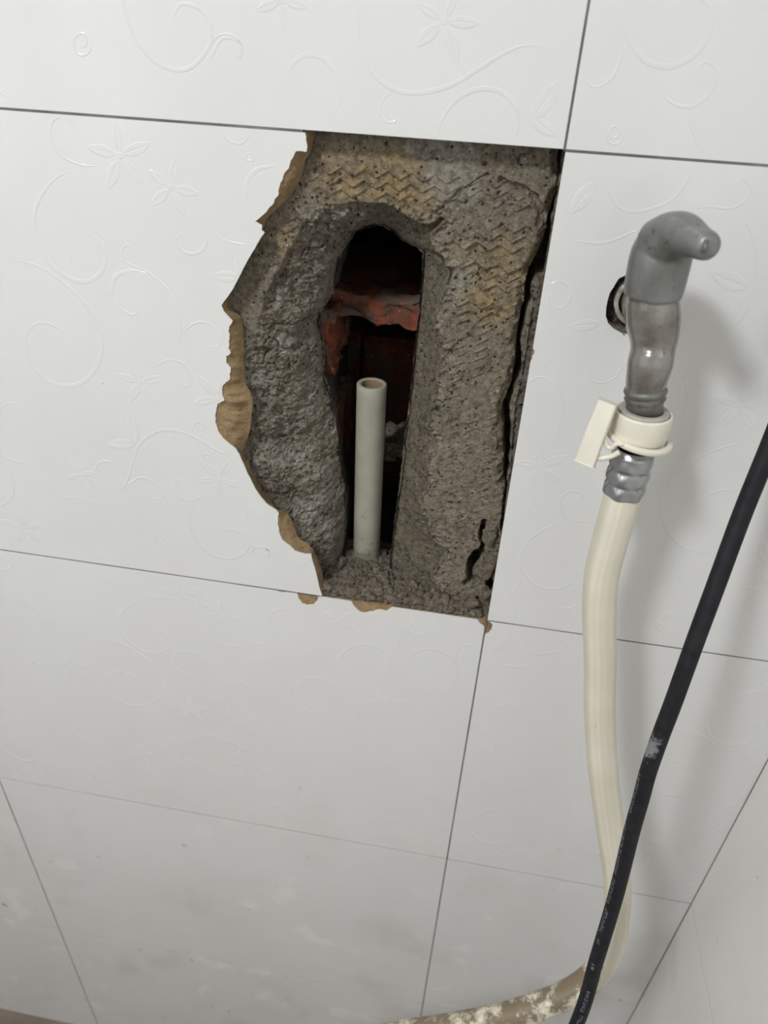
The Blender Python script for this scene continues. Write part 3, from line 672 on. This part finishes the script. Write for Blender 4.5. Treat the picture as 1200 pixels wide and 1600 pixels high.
# cavity cheeks behind the chopped edge
def cavity():
    P = np.array(PI); n0 = len(P); pts = []; dps = []
    for i in range(n0):
        a, b = P[i], P[(i+1) % n0]; m = max(1, int(np.linalg.norm(b-a)/.002))
        for k in range(m): pts.append(a+(b-a)*k/m); dps.append(DI[i]+(DI[(i+1) % n0]-DI[i])*k/m)
    pts = np.array(pts); c = pts.mean(0); n = len(pts); v = []; f = []; K = 14
    for k in range(K):
        t = k/(K-1)
        for i in range(n):
            y = (dps[i]-.004)*(1-t)+.30*t; d = (pts[i]-c)/np.linalg.norm(pts[i]-c)
            out = .001+.018*sstep(.0, .4, t)+.0022*float(vnoise(np.array(pts[i][0]*1.0+pts[i][1]), np.array(y), .007, 9))
            q = pts[i]+d*out; v.append((q[0], y, q[1]))
    for k in range(K-1):
        for i in range(n): j = (i+1) % n; f.append((k*n+i, k*n+j, (k+1)*n+j, (k+1)*n+i))
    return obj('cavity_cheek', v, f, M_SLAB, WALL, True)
cavity()
def lump(name, a, b, m, parent, seed, amp=.0025, div=10, smooth=True):
    """rough block between corners a and b"""
    bm = bmesh.new(); bmesh.ops.create_cube(bm, size=1); bmesh.ops.subdivide_edges(bm, edges=bm.edges[:], cuts=div, use_grid_fill=True)
    a = np.array(a); b = np.array(b)
    for vv in bm.verts:
        p = np.array(vv.co); q = (a+b)/2+p*(b-a)
        s = np.array([float(vnoise(np.array(q[0]+q[1]*.7), np.array(q[2]-q[1]*.5), .008, seed+k)) + .5*float(vnoise(np.array(q[0]-q[1]), np.array(q[2]+q[1]), .003, seed+9+k)) for k in range(3)])
        vv.co = Vector(q+s*amp)
    me = bpy.data.meshes.new(name); bm.to_mesh(me); bm.free(); me.materials.append(m)
    me.polygons.foreach_set('use_smooth', [smooth]*len(me.polygons)); o = bpy.data.objects.new(name, me); COL.objects.link(o)
    if parent: o.parent = parent
    return o
wl = at(495, 505, .055); w1 = at(668, 480, .055); w2 = at(668, 512, .055)
lump('brick', (wl[0]-.01, .066, w2[2]-.004), (w1[0]+.016, .20, w1[2]-.001), M_BRICK, WALL, 3, .004, 16)['label'] = 'ragged orange web of a broken clay brick'
pb = at(505, 515, .172); pc = at(562, 520, .172); pd = at(570, 520, .172); pe = at(660, 515, .172)
lump('brick', (pb[0]-.04, .172, -.32), (pc[0], .20, pb[2]), M_BRICK, WALL, 21, .0006, 6)
lump('brick', (pd[0], .168, -.32), (pe[0]+.04, .20, pb[2]), M_BRICK, WALL, 22, .0006, 6)
q = at(512, 505, .05); lump('brick', (q[0]-.012, .046, q[2]-.030), (q[0]+.004, .10, q[2]+.010), M_BRICK, WALL, 31, .004, 12)
q = at(521, 690, .05); lump('brick', (q[0]-.016, .050, q[2]-.030), (q[0]+.0015, .11, q[2]+.024), M_BRICK, WALL, 35, .0025, 12)
q = at(620, 672, .085); lump('brick', (q[0]-.010, .075, q[2]-.02), (q[0]+.02, .105, q[2]-.004), M_MORT2, WALL, 41, .004, 10)

q = at(968, 512, .004); lump('mortar_fill', (q[0]-.012, .0015, q[2]-.009), (q[0]+.014, .0115, q[2]-.0005), M_MORT2, WALL, 51, .0022, 10)
# ------------------------------------------------------------------ rubble
def crumb(mb, c, r, rg, sub=1):
    bm = crumb.base[sub]; s = rg.uniform(.6, 1.2, 3)*r; ph = rg.uniform(0, 9, 3); a = rg.uniform(0, 6.28); ca, sa = math.cos(a), math.sin(a)
    v = []
    for p in bm[0]:
        k = 1+.32*math.sin(p[0]*2.3+ph[0])*math.sin(p[1]*2.9+ph[1])+.22*math.sin(p[2]*4.1+ph[2])+rg.normal(0, .09)
        q = p*s*k; v.append((c[0]+q[0]*ca-q[1]*sa, c[1]+q[0]*sa+q[1]*ca, c[2]+q[2]))
    mb.add(v, bm[1])
def ico(sub):
    bm = bmesh.new(); bmesh.ops.create_icosphere(bm, subdivisions=sub, radius=1); r = ([np.array(v.co) for v in bm.verts], [tuple(x.index for x in f.verts) for f in bm.faces]); bm.free(); return r
crumb.base = {1: ico(1), 2: ico(2)}
def rubble():
    rg = np.random.default_rng(99); mb = MB(); x0, x1 = at(500, 925, .006)[0], at(752, 955, .006)[0]
    # mound surface
    nx, ny = 110, 40; v = []; f = []
    def top(x, y):
        u = (x-x0)/(x1-x0)
        z = -.2995 + .0016*float(fbm(np.array(x), np.array(y), .012, 3, 3)) + .0012*float(fbm(np.array(x), np.array(y), .004, 8, 3))
        z += .0022+.0065*math.exp(-((u-.33)/.16)**2)*math.exp(-((y-.018)/.013)**2) + .0030*math.exp(-((u-.60)/.12)**2)*sstep(.008, .02, y)
        z -= .0020*(1-sstep(.001, .010, y)) + .003*sstep(.86, 1.0, u)
        return z
    for j in range(ny):
        for i in range(nx):
            x = x0+(x1-x0)*i/(nx-1); y = .0015+.068*j/(ny-1); v.append((x, y, top(x, y)))
    for j in range(ny-1):
        for i in range(nx-1): a = j*nx+i; f.append((a, a+1, a+nx+1, a+nx))
    mb.add(v, f)
    for _ in range(1900):
        x = rg.uniform(x0+.001, x1-.001); y = .0015+.060*rg.random()**1.3; r = rg.choice([.0008, .0014, .0021, .0030, .0044], p=[.30, .28, .23, .14, .05])
        if y < .004: r = min(r, .0011)
        crumb(mb, (x, y, top(x, y)+r*.3), r, rg, 2 if r > .001 else 1)
    # crumbs resting against the pipe-side slopes and on the chopped ledges
    o = mb.build('mortar_rubble', M_MORT2)
    tag(o, 'crumbled grey mortar rubble heaped around the foot of the pipe', 'rubble', kind='stuff')
rubble()
def chunk(px, py, Y, r, seed, label, sq=(1, .6, .8), rz=0.3):
    rg = np.random.default_rng(seed); mb = MB(); b = ico(3); v = []
    for p in b[0]:
        p = np.sign(p)*np.abs(p)**.72
        k = 1+.16*math.sin(3.1*p[0]+seed)+.14*math.sin(4.3*p[2]+seed*2)+.10*math.sin(5.2*p[1]+seed)+rg.normal(0, .025)
        q = p*np.array(sq)*r*k; v.append((q[0]*math.cos(rz)-q[2]*math.sin(rz), q[1], q[0]*math.sin(rz)+q[2]*math.cos(rz)))
    o = obj('mortar_chunk', v, b[1], M_MORT2); o.location = V(px, py, Y)
    return tag(o, label, 'mortar chunk', 'loose mortar chunks')
chunk(738, 942, .007, .0044, 4, 'pale angular mortar chunk in the bottom right corner of the hole', (.9, .6, 1), .5)
chunk(758, 884, .0105, .0100, 5, 'flat grey mortar slab leaning against the right tile near the bottom of the hole', (.55, .32, 1.1), -.25)
chunk(764, 838, .0105, .0062, 6, 'small grey mortar piece wedged beside the right tile above the leaning slab', (.7, .45, 1), -.1)
chunk(757, 925, .0095, .0064, 8, 'grey mortar lump below the leaning slab at the tile edge', (.9, .5, .8), .6)
chunk(846, 448, .015, .0055, 9, 'rough grey mortar lump at the top of the crack beside the right tile', (.9, .7, .8), .2)

# ------------------------------------------------------------------ grey-green pipe stub
def pipe():
    a = at(581, 599, .05); b = at(572, 905, .052); bot = np.array([b[0], .05, -.33]); top = np.array([a[0], .05, a[2]])
    ax = top-bot; Ln = np.linalg.norm(ax); r, ri, seg = .0100, .0068, 48
    root = empty('plastic_pipe', bot); tag(root, 'grey green plastic water pipe stub standing in the wall cavity', 'pipe')
    v, f, n, s = lathe(bot, top, [(0, r)]+[(Ln*k/20, r) for k in range(1, 20)]+[(Ln-.0006, r), (Ln, r-.0005), (Ln+.0001, ri+.0005), (Ln-.0005, ri)], seg)
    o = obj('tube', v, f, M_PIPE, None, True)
    v, f, n, s = lathe(bot, top, [(Ln-.0004, ri), (Ln-.02, ri), (Ln-.06, ri), (Ln-.06, .0003)], seg)
    o2 = obj('bore', v, f, M_BORE, None, True); o2['label'] = 'brownish inside of the pipe'; keep(root, o, o2)
pipe()

# ------------------------------------------------------------------ tap
def remeshed(name, parts, mat_, vox=.0007, it=6):
    mb = MB()
    for v, f in parts: mb.add(v, f)
    o = mb.build(name, mat_, None, True)
    m = o.modifiers.new('remesh', 'REMESH'); m.mode = 'VOXEL'; m.voxel_size = vox; m.use_smooth_shade = True
    s = o.modifiers.new('smooth', 'SMOOTH'); s.iterations = it; s.factor = .5
    return o
def closed_lathe(A, B, prof, seg=40, mod=None):
    v, f, n, s = lathe(A, B, prof, seg, mod); f = f+[tuple(range(s))[::-1], tuple((n-1)*s+k for k in range(s))]; return v, f
def tap():
    root = empty('water_tap', (TAPX, 0, TAPZ)); tag(root, 'weathered grey metal wall tap with a hooked lever handle', 'tap')
    # handle: sleeve, domed top, hooked lever
    pth = [at(1019,462,-.045), at(1024,440,-.045), at(1030,412,-.045), at(1035,392,-.045), at(1039,377,-.046), at(1042,366,-.047), at(1044,359,-.047)]
    rad = [.0130, .0133, .0135, .0132, .0118, .0092, .0050]
    p2 = catmull(pth, 5); r2 = np.interp(np.linspace(0, 1, len(p2)), np.linspace(0, 1, 7), rad)
    lev = catmull([at(1030,384,-.044), at(1048,374,-.050), at(1066,368,-.058), at(1088,377,-.068), at(1112,388,-.079)], 6)
    rl = np.interp(np.linspace(0, 1, len(lev)), [0, .3, .55, .8, .94, .98, 1], [.0118, .0112, .0088, .0064, .0057, .0049, .003])
    h = remeshed('handle', [tube(p2, r2, 32), tube(lev, rl, 28)], M_HAND, .0008, 9)
    # body: bonnet, waist, spout and wall inlet
    bp = [at(1020,452,-.045), at(1020,475,-.0455), at(1021,500,-.046), at(1022,525,-.0465), at(1020,545,-.0465), at(1016,568,-.051), at(1010,596,-.049), at(1008,612,-.0495)]
    br = [.0104, .0118, .0121, .0110, .0101, .0104, .0096, .0090]
    b2 = catmull(bp, 5); rr = np.interp(np.linspace(0, 1, len(b2)), np.linspace(0, 1, 8), br)
    inl = np.array([[TAPX, y, TAPZ] for y in (.012, .0, -.01, -.02, -.03, -.043)])
    b = remeshed('body', [tube(b2, rr, 36), tube(inl, [.0098, .0098, .0098, .0100, .0105, .0100], 32)], M_TAP, .0008, 8)
    # threaded tip
    A = at(1009,604,-.0495); B = at(1006,650,-.050); Ln = np.linalg.norm(B-A)
    t = obj('thread', *closed_lathe(A, B, [(0, .0088), (.0010, .0098), (.0022, .0102), (.0032, .0098), (.0040, .0090), (.0048, .0091), (.0060, .0098), (.0068, .0092), (.0080, .0088), (Ln, .0086)], 40), M_THREAD, None, True)
    t['label'] = 'dark ribbed spout end'
    # rim of white fitting in the wall hole
    v, f, n, s = lathe((TAPX, .0085, TAPZ), (TAPX, -.01, TAPZ), [(0, .0132), (.0065, .0132), (.0070, .0128), (.0070, .0112), (.0062, .0108), (.002, .0105)], 40)
    ring = obj('wall_fitting', v, f, M_RING, None, True); ring['label'] = 'chalky white fitting rim inside the wall hole'
    sl = MB(); c = at(1098, 386, -.0815); sl.add(*tube(catmull([at(1104,377,-.0815), at(1102,386,-.0835), at(1099,394,-.0825)], 4), .0011, 10)); so = sl.build('slot', M_THREAD, None, True)
    keep(root, h, b, t, ring); so.parent = h; so['label'] = 'dark slot near the lever tip'
tap()

# ------------------------------------------------------------------ hose with quick connector
def hose():
    A = at(1007, 640, -.0500); B = at(966, 800, -.0515); ax = (B-A)/np.linalg.norm(B-A); root = empty('water_hose', A)
    tag(root, 'cream rubber hose with white snap connector hanging from the tap', 'hose')
    parts = []
    def P(t): return A+ax*t
    def along(py):  # distance along axis for an image row
        best = min(np.linspace(0, .07, 300), key=lambda t: abs(proj(P(t))[1]-py)); return best
    c0 = along(643); c1 = along(681)
    v, f, n, s = lathe(P(c0), B, [(-.001, .0090), (-.0012, .0112), (-.0008, .0122), (.0012, .0123), (.0016, .0112), (.003, .0108)], 48)
    parts.append(obj('gasket', v, f, M_GASK, None, True)); parts[-1]['label'] = 'grey washer inside the connector mouth'
    Lc = c1-c0
    v, f, n, s = lathe(P(c0), B, [(.0035, .0121), (.0002, .0126), (-.0001, .0131), (.0004, .0138), (.0012, .0140), (Lc*.5, .0140), (Lc, .0137), (Lc+.0015, .0132), (Lc+.004, .0110), (Lc+.0045, .0095)], 56)
    parts.append(obj('collar', v, f, M_CREAM, None, True))
    ax2 = ax+np.array([-.12, .0, .0]); ax2 /= np.linalg.norm(ax2); fc = P(Lc+c0-.0005)+np.array([.0008, -.0006, 0])
    v, f, n, s = lathe(fc, fc+ax2, [(.0, .0138), (-.0002, .0160), (.0004, .0166), (.0022, .0166), (.0028, .0160), (.0028, .0136), (.0, .0138)], 56)
    parts.append(obj('flange', v, f, M_CREAM, None, True))
    # lever plate
    t0 = at(951, 627, -.057); t1 = at(914, 724, -.062); Ld = t1-t0; Ll = np.linalg.norm(Ld); Ld /= Ll
    W = np.array([.90, -.42, .0]); W -= Ld*(W @ Ld); W /= np.linalg.norm(W); N = np.cross(Ld, W)
    v = []; f = []; K = 9; hw, hth = .0046, .0021
    for k in range(K):
        t = k/(K-1); bow = .0010*math.sin(math.pi*t); wsc = 1+.10*t
        for a, b in ((-1, -1), (-.86, -1.25), (.86, -1.25), (1, -1), (1, 1), (.86, 1.25), (-.86, 1.25), (-1, 1)):
            v.append(t0+Ld*Ll*t + W*a*hw*wsc + N*(b*hth*.8+bow))
    for k in range(K-1):
        for i in range(8): j = (i+1) % 8; f.append((k*8+i, k*8+j, (k+1)*8+j, (k+1)*8+i))
    f += [tuple(range(8)), tuple((K-1)*8+i for i in range(8))[::-1]]
    lv = obj('lever', v, f, M_CREAM, None, False); bv = lv.modifiers.new('bevel', 'BEVEL'); bv.width = .0006; bv.segments = 2; parts.append(lv)
    # sprung straps between lever and flange
    def strap(pts, r, nm):
        p = catmull(pts, 6); v, f = tube(p, r, 16); parts.append(obj(nm, v, f, M_CREAM, None, True))
    strap([at(944,668,-.060), at(945,684,-.061), at(949,697,-.062), at(956,700,-.063), at(963,694,-.0635), at(975,694,-.064)], .0011, 'strap')
    strap([at(926,716,-.062), at(940,716,-.0625), at(955,713,-.063), at(968,706,-.0635)], .0014, 'strap')
    strap([at(952,640,-.052), at(962,660,-.050), at(968,672,-.050)], .0018, 'strap')
    # crimped ferrule
    f0 = along(706); f1 = along(770); Lf = f1-f0
    def mod(t, a):
        q = t/Lf; lobes = .00045*math.cos(6*a+.5)
        gr = -.0013*math.exp(-((q-.36)/.05)**2)-.0013*math.exp(-((q-.70)/.05)**2)
        den = -.0009*max(0, math.cos(6*a+.5))**2*(math.exp(-((q-.42)/.06)**2)+math.exp(-((q-.76)/.06)**2))
        return lobes*sstep(.05, .2, q)+gr*(.55+.45*math.cos(6*a+.5))+den
    prof = [(-.002, .0086), (0, .0098)]+[(Lf*k/40, .0108-.0006*abs(k/40-.5)) for k in range(1, 40)]+[(Lf, .0103), (Lf+.0003, .0094)]
    v, f, n, s = lathe(P(f0), B, prof, 84, mod); parts.append(obj('ferrule', v, f, M_FERR, None, True)); parts[-1]['label'] = 'silver crimped ferrule'
    # rubber hose
    ctl = [P(f1-.004), P(f1+.012), at(952,850,-.0505), at(940,900,-.0505), at(936,960,-.052), at(938,1030,-.054), at(937,1110,-.058), at(942,1200,-.064), at(953,1290,-.071), at(964,1370,-.079), at(963,1430,-.088), at(950,1490,-.099),
           at(915,1535,-.112), at(860,1565,-.122), at(790,1588,-.130), at(700,1606,-.136), at(600,1622,-.142)]
    e = ctl[-1]; ctl += [e+np.array([-.12, -.03, -.05]), e+np.array([-.26, -.08, -.16]), e+np.array([-.36, -.16, -.33]), np.array([e[0]-.46, e[1]-.30, FLOOR+.0110]), np.array([e[0]-.60, e[1]-.52, FLOOR+.0110])]
    seg = 72; p = catmull(ctl, 12); v, f = tube(p, .0097, seg); hb = obj('tube', v, f, M_HOSE, None, True)
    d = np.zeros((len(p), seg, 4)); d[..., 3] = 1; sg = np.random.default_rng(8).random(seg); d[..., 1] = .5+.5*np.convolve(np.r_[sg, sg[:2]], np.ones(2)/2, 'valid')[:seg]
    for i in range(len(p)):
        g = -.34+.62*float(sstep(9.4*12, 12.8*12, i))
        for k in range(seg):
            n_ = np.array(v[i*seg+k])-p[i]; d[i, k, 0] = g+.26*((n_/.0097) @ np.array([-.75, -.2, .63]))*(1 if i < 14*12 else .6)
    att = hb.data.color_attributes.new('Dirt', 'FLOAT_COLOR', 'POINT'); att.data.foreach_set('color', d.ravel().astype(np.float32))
    parts.append(hb); keep(root, *parts)
    by = {o.name.split('.')[0]: o for o in parts}
    for o in parts:
        up = {'strap': 'lever', 'gasket': 'collar'}.get(o.name.split('.')[0])
        if up: o.parent = by[up]; o.matrix_parent_inverse = Matrix()
def proj(P):
    q = R @ (np.asarray(P, float)-CAM); return np.array([600+F_PX*q[0]/q[2], 800+F_PX*q[1]/q[2]])
hose()

# ------------------------------------------------------------------ black cable
def cable():
    ctl = [np.array([.205, -.012, CEIL-.01]), np.array([.205, -.013, .9]), np.array([.204, -.014, .4]), np.array([.195, -.014, .2]), np.array([.165, -.0145, .08]), np.array([.143, -.016, .0]), np.array([.134, -.020, -.052]), at(1242,600,-.027), at(1203,697,-.036), at(1161,800,-.049), at(1124,900,-.063), at(1087,1000,-.077), at(1051,1100,-.089), at(1032,1150,-.095),
           at(1013,1205,-.100), at(1001,1250,-.103), at(987,1300,-.108), at(962,1400,-.116), at(932,1500,-.130), at(901,1600,-.143)]
    e = ctl[-1]; ctl += [e+np.array([-.012, -.02, -.15]), e+np.array([-.03, -.06, -.40]), np.array([e[0]-.07, e[1]-.13, FLOOR+.0056]), np.array([e[0]-.20, e[1]-.3, FLOOR+.0056])]
    p = catmull(ctl, 12); root = empty('power_cable', ctl[0]); tag(root, 'black rubber power cable with faded print in front of the hose', 'cable')
    seg = 20; v, f = tube(p, .0049, seg); o = obj('sheath', v, f, M_CABLE, None, True)
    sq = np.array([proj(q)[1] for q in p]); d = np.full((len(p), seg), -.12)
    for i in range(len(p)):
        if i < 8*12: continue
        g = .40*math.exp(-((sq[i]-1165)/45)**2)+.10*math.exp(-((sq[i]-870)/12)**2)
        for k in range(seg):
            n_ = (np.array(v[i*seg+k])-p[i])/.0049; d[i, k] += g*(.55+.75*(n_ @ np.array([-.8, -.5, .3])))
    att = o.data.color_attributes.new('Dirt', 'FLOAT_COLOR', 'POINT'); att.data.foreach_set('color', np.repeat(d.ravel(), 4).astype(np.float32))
    # faded, unreadable print: short strokes wrapped on the sheath
    T = np.gradient(p, axis=0); rg = np.random.default_rng(31); mb = MB()
    s = np.concatenate([[0], np.cumsum(np.linalg.norm(np.diff(p, axis=0), axis=1))])
    def srow(py): return float(np.interp(py, sq[96:20*12], s[96:20*12]))
    def patch(sc_, ds, a, da):
        vv = []
        for i in range(2):
            for k in range(3):
                q = sc_+ds*(i-.5); aa = a+da*(k/2-.5)
                c = np.array([np.interp(q, s, p[:, j]) for j in range(3)]); t = np.array([np.interp(q, s, T[:, j]) for j in range(3)]); t /= np.linalg.norm(t)
                vdir = CAM-c; vdir -= t*(vdir @ t); vdir /= np.linalg.norm(vdir); w = np.cross(vdir, t)
                vv.append(c+.00497*(math.cos(aa)*vdir+math.sin(aa)*w))
        mb.add(vv, [(0, 1, 4, 3), (1, 2, 5, 4)])
    for y0, y1, ang in [(1210, 1268, -.95), (1288, 1302, -1.0), (1306, 1322, -.95), (1326, 1362, -.9), (1372, 1408, -.8), (1418, 1452, -.6), (1464, 1470, -.4), (1500, 1510, -.2), (1540, 1572, .05), (1578, 1600, .2)]:
        q = srow(y0); e = srow(y1)
        while q < e:
            st = .0021; h = .42
            for _ in range(rg.integers(2, 4)):
                if rg.random() < .6: patch(q+rg.uniform(-.0005, .0005), .00035, ang, h)
                else: patch(q, .0014, ang+rg.choice([-.2, 0, .2]), .09)
            q += st
    pr_ = mb.build('printed_lettering', M_PRINT); pr_['label'] = 'faded pale print along the cable'
    keep(root, o, pr_)
cable()

# ------------------------------------------------------------------ ceiling lamp (source of the light)
def lamp():
    root = empty('ceiling_lamp', (LAMP.x, LAMP.y, CEIL)); tag(root, 'round white ceiling lamp above the room', 'lamp')
    c = (LAMP.x, LAMP.y, CEIL); b = (LAMP.x, LAMP.y, CEIL-1)
    v, f = closed_lathe(c, b, [(0, .11), (.03, .12), (.06, .115), (.062, .105)], 48); o = obj('housing', v, f, M_PAINT, None, True)
    keep(root, o)
lamp()
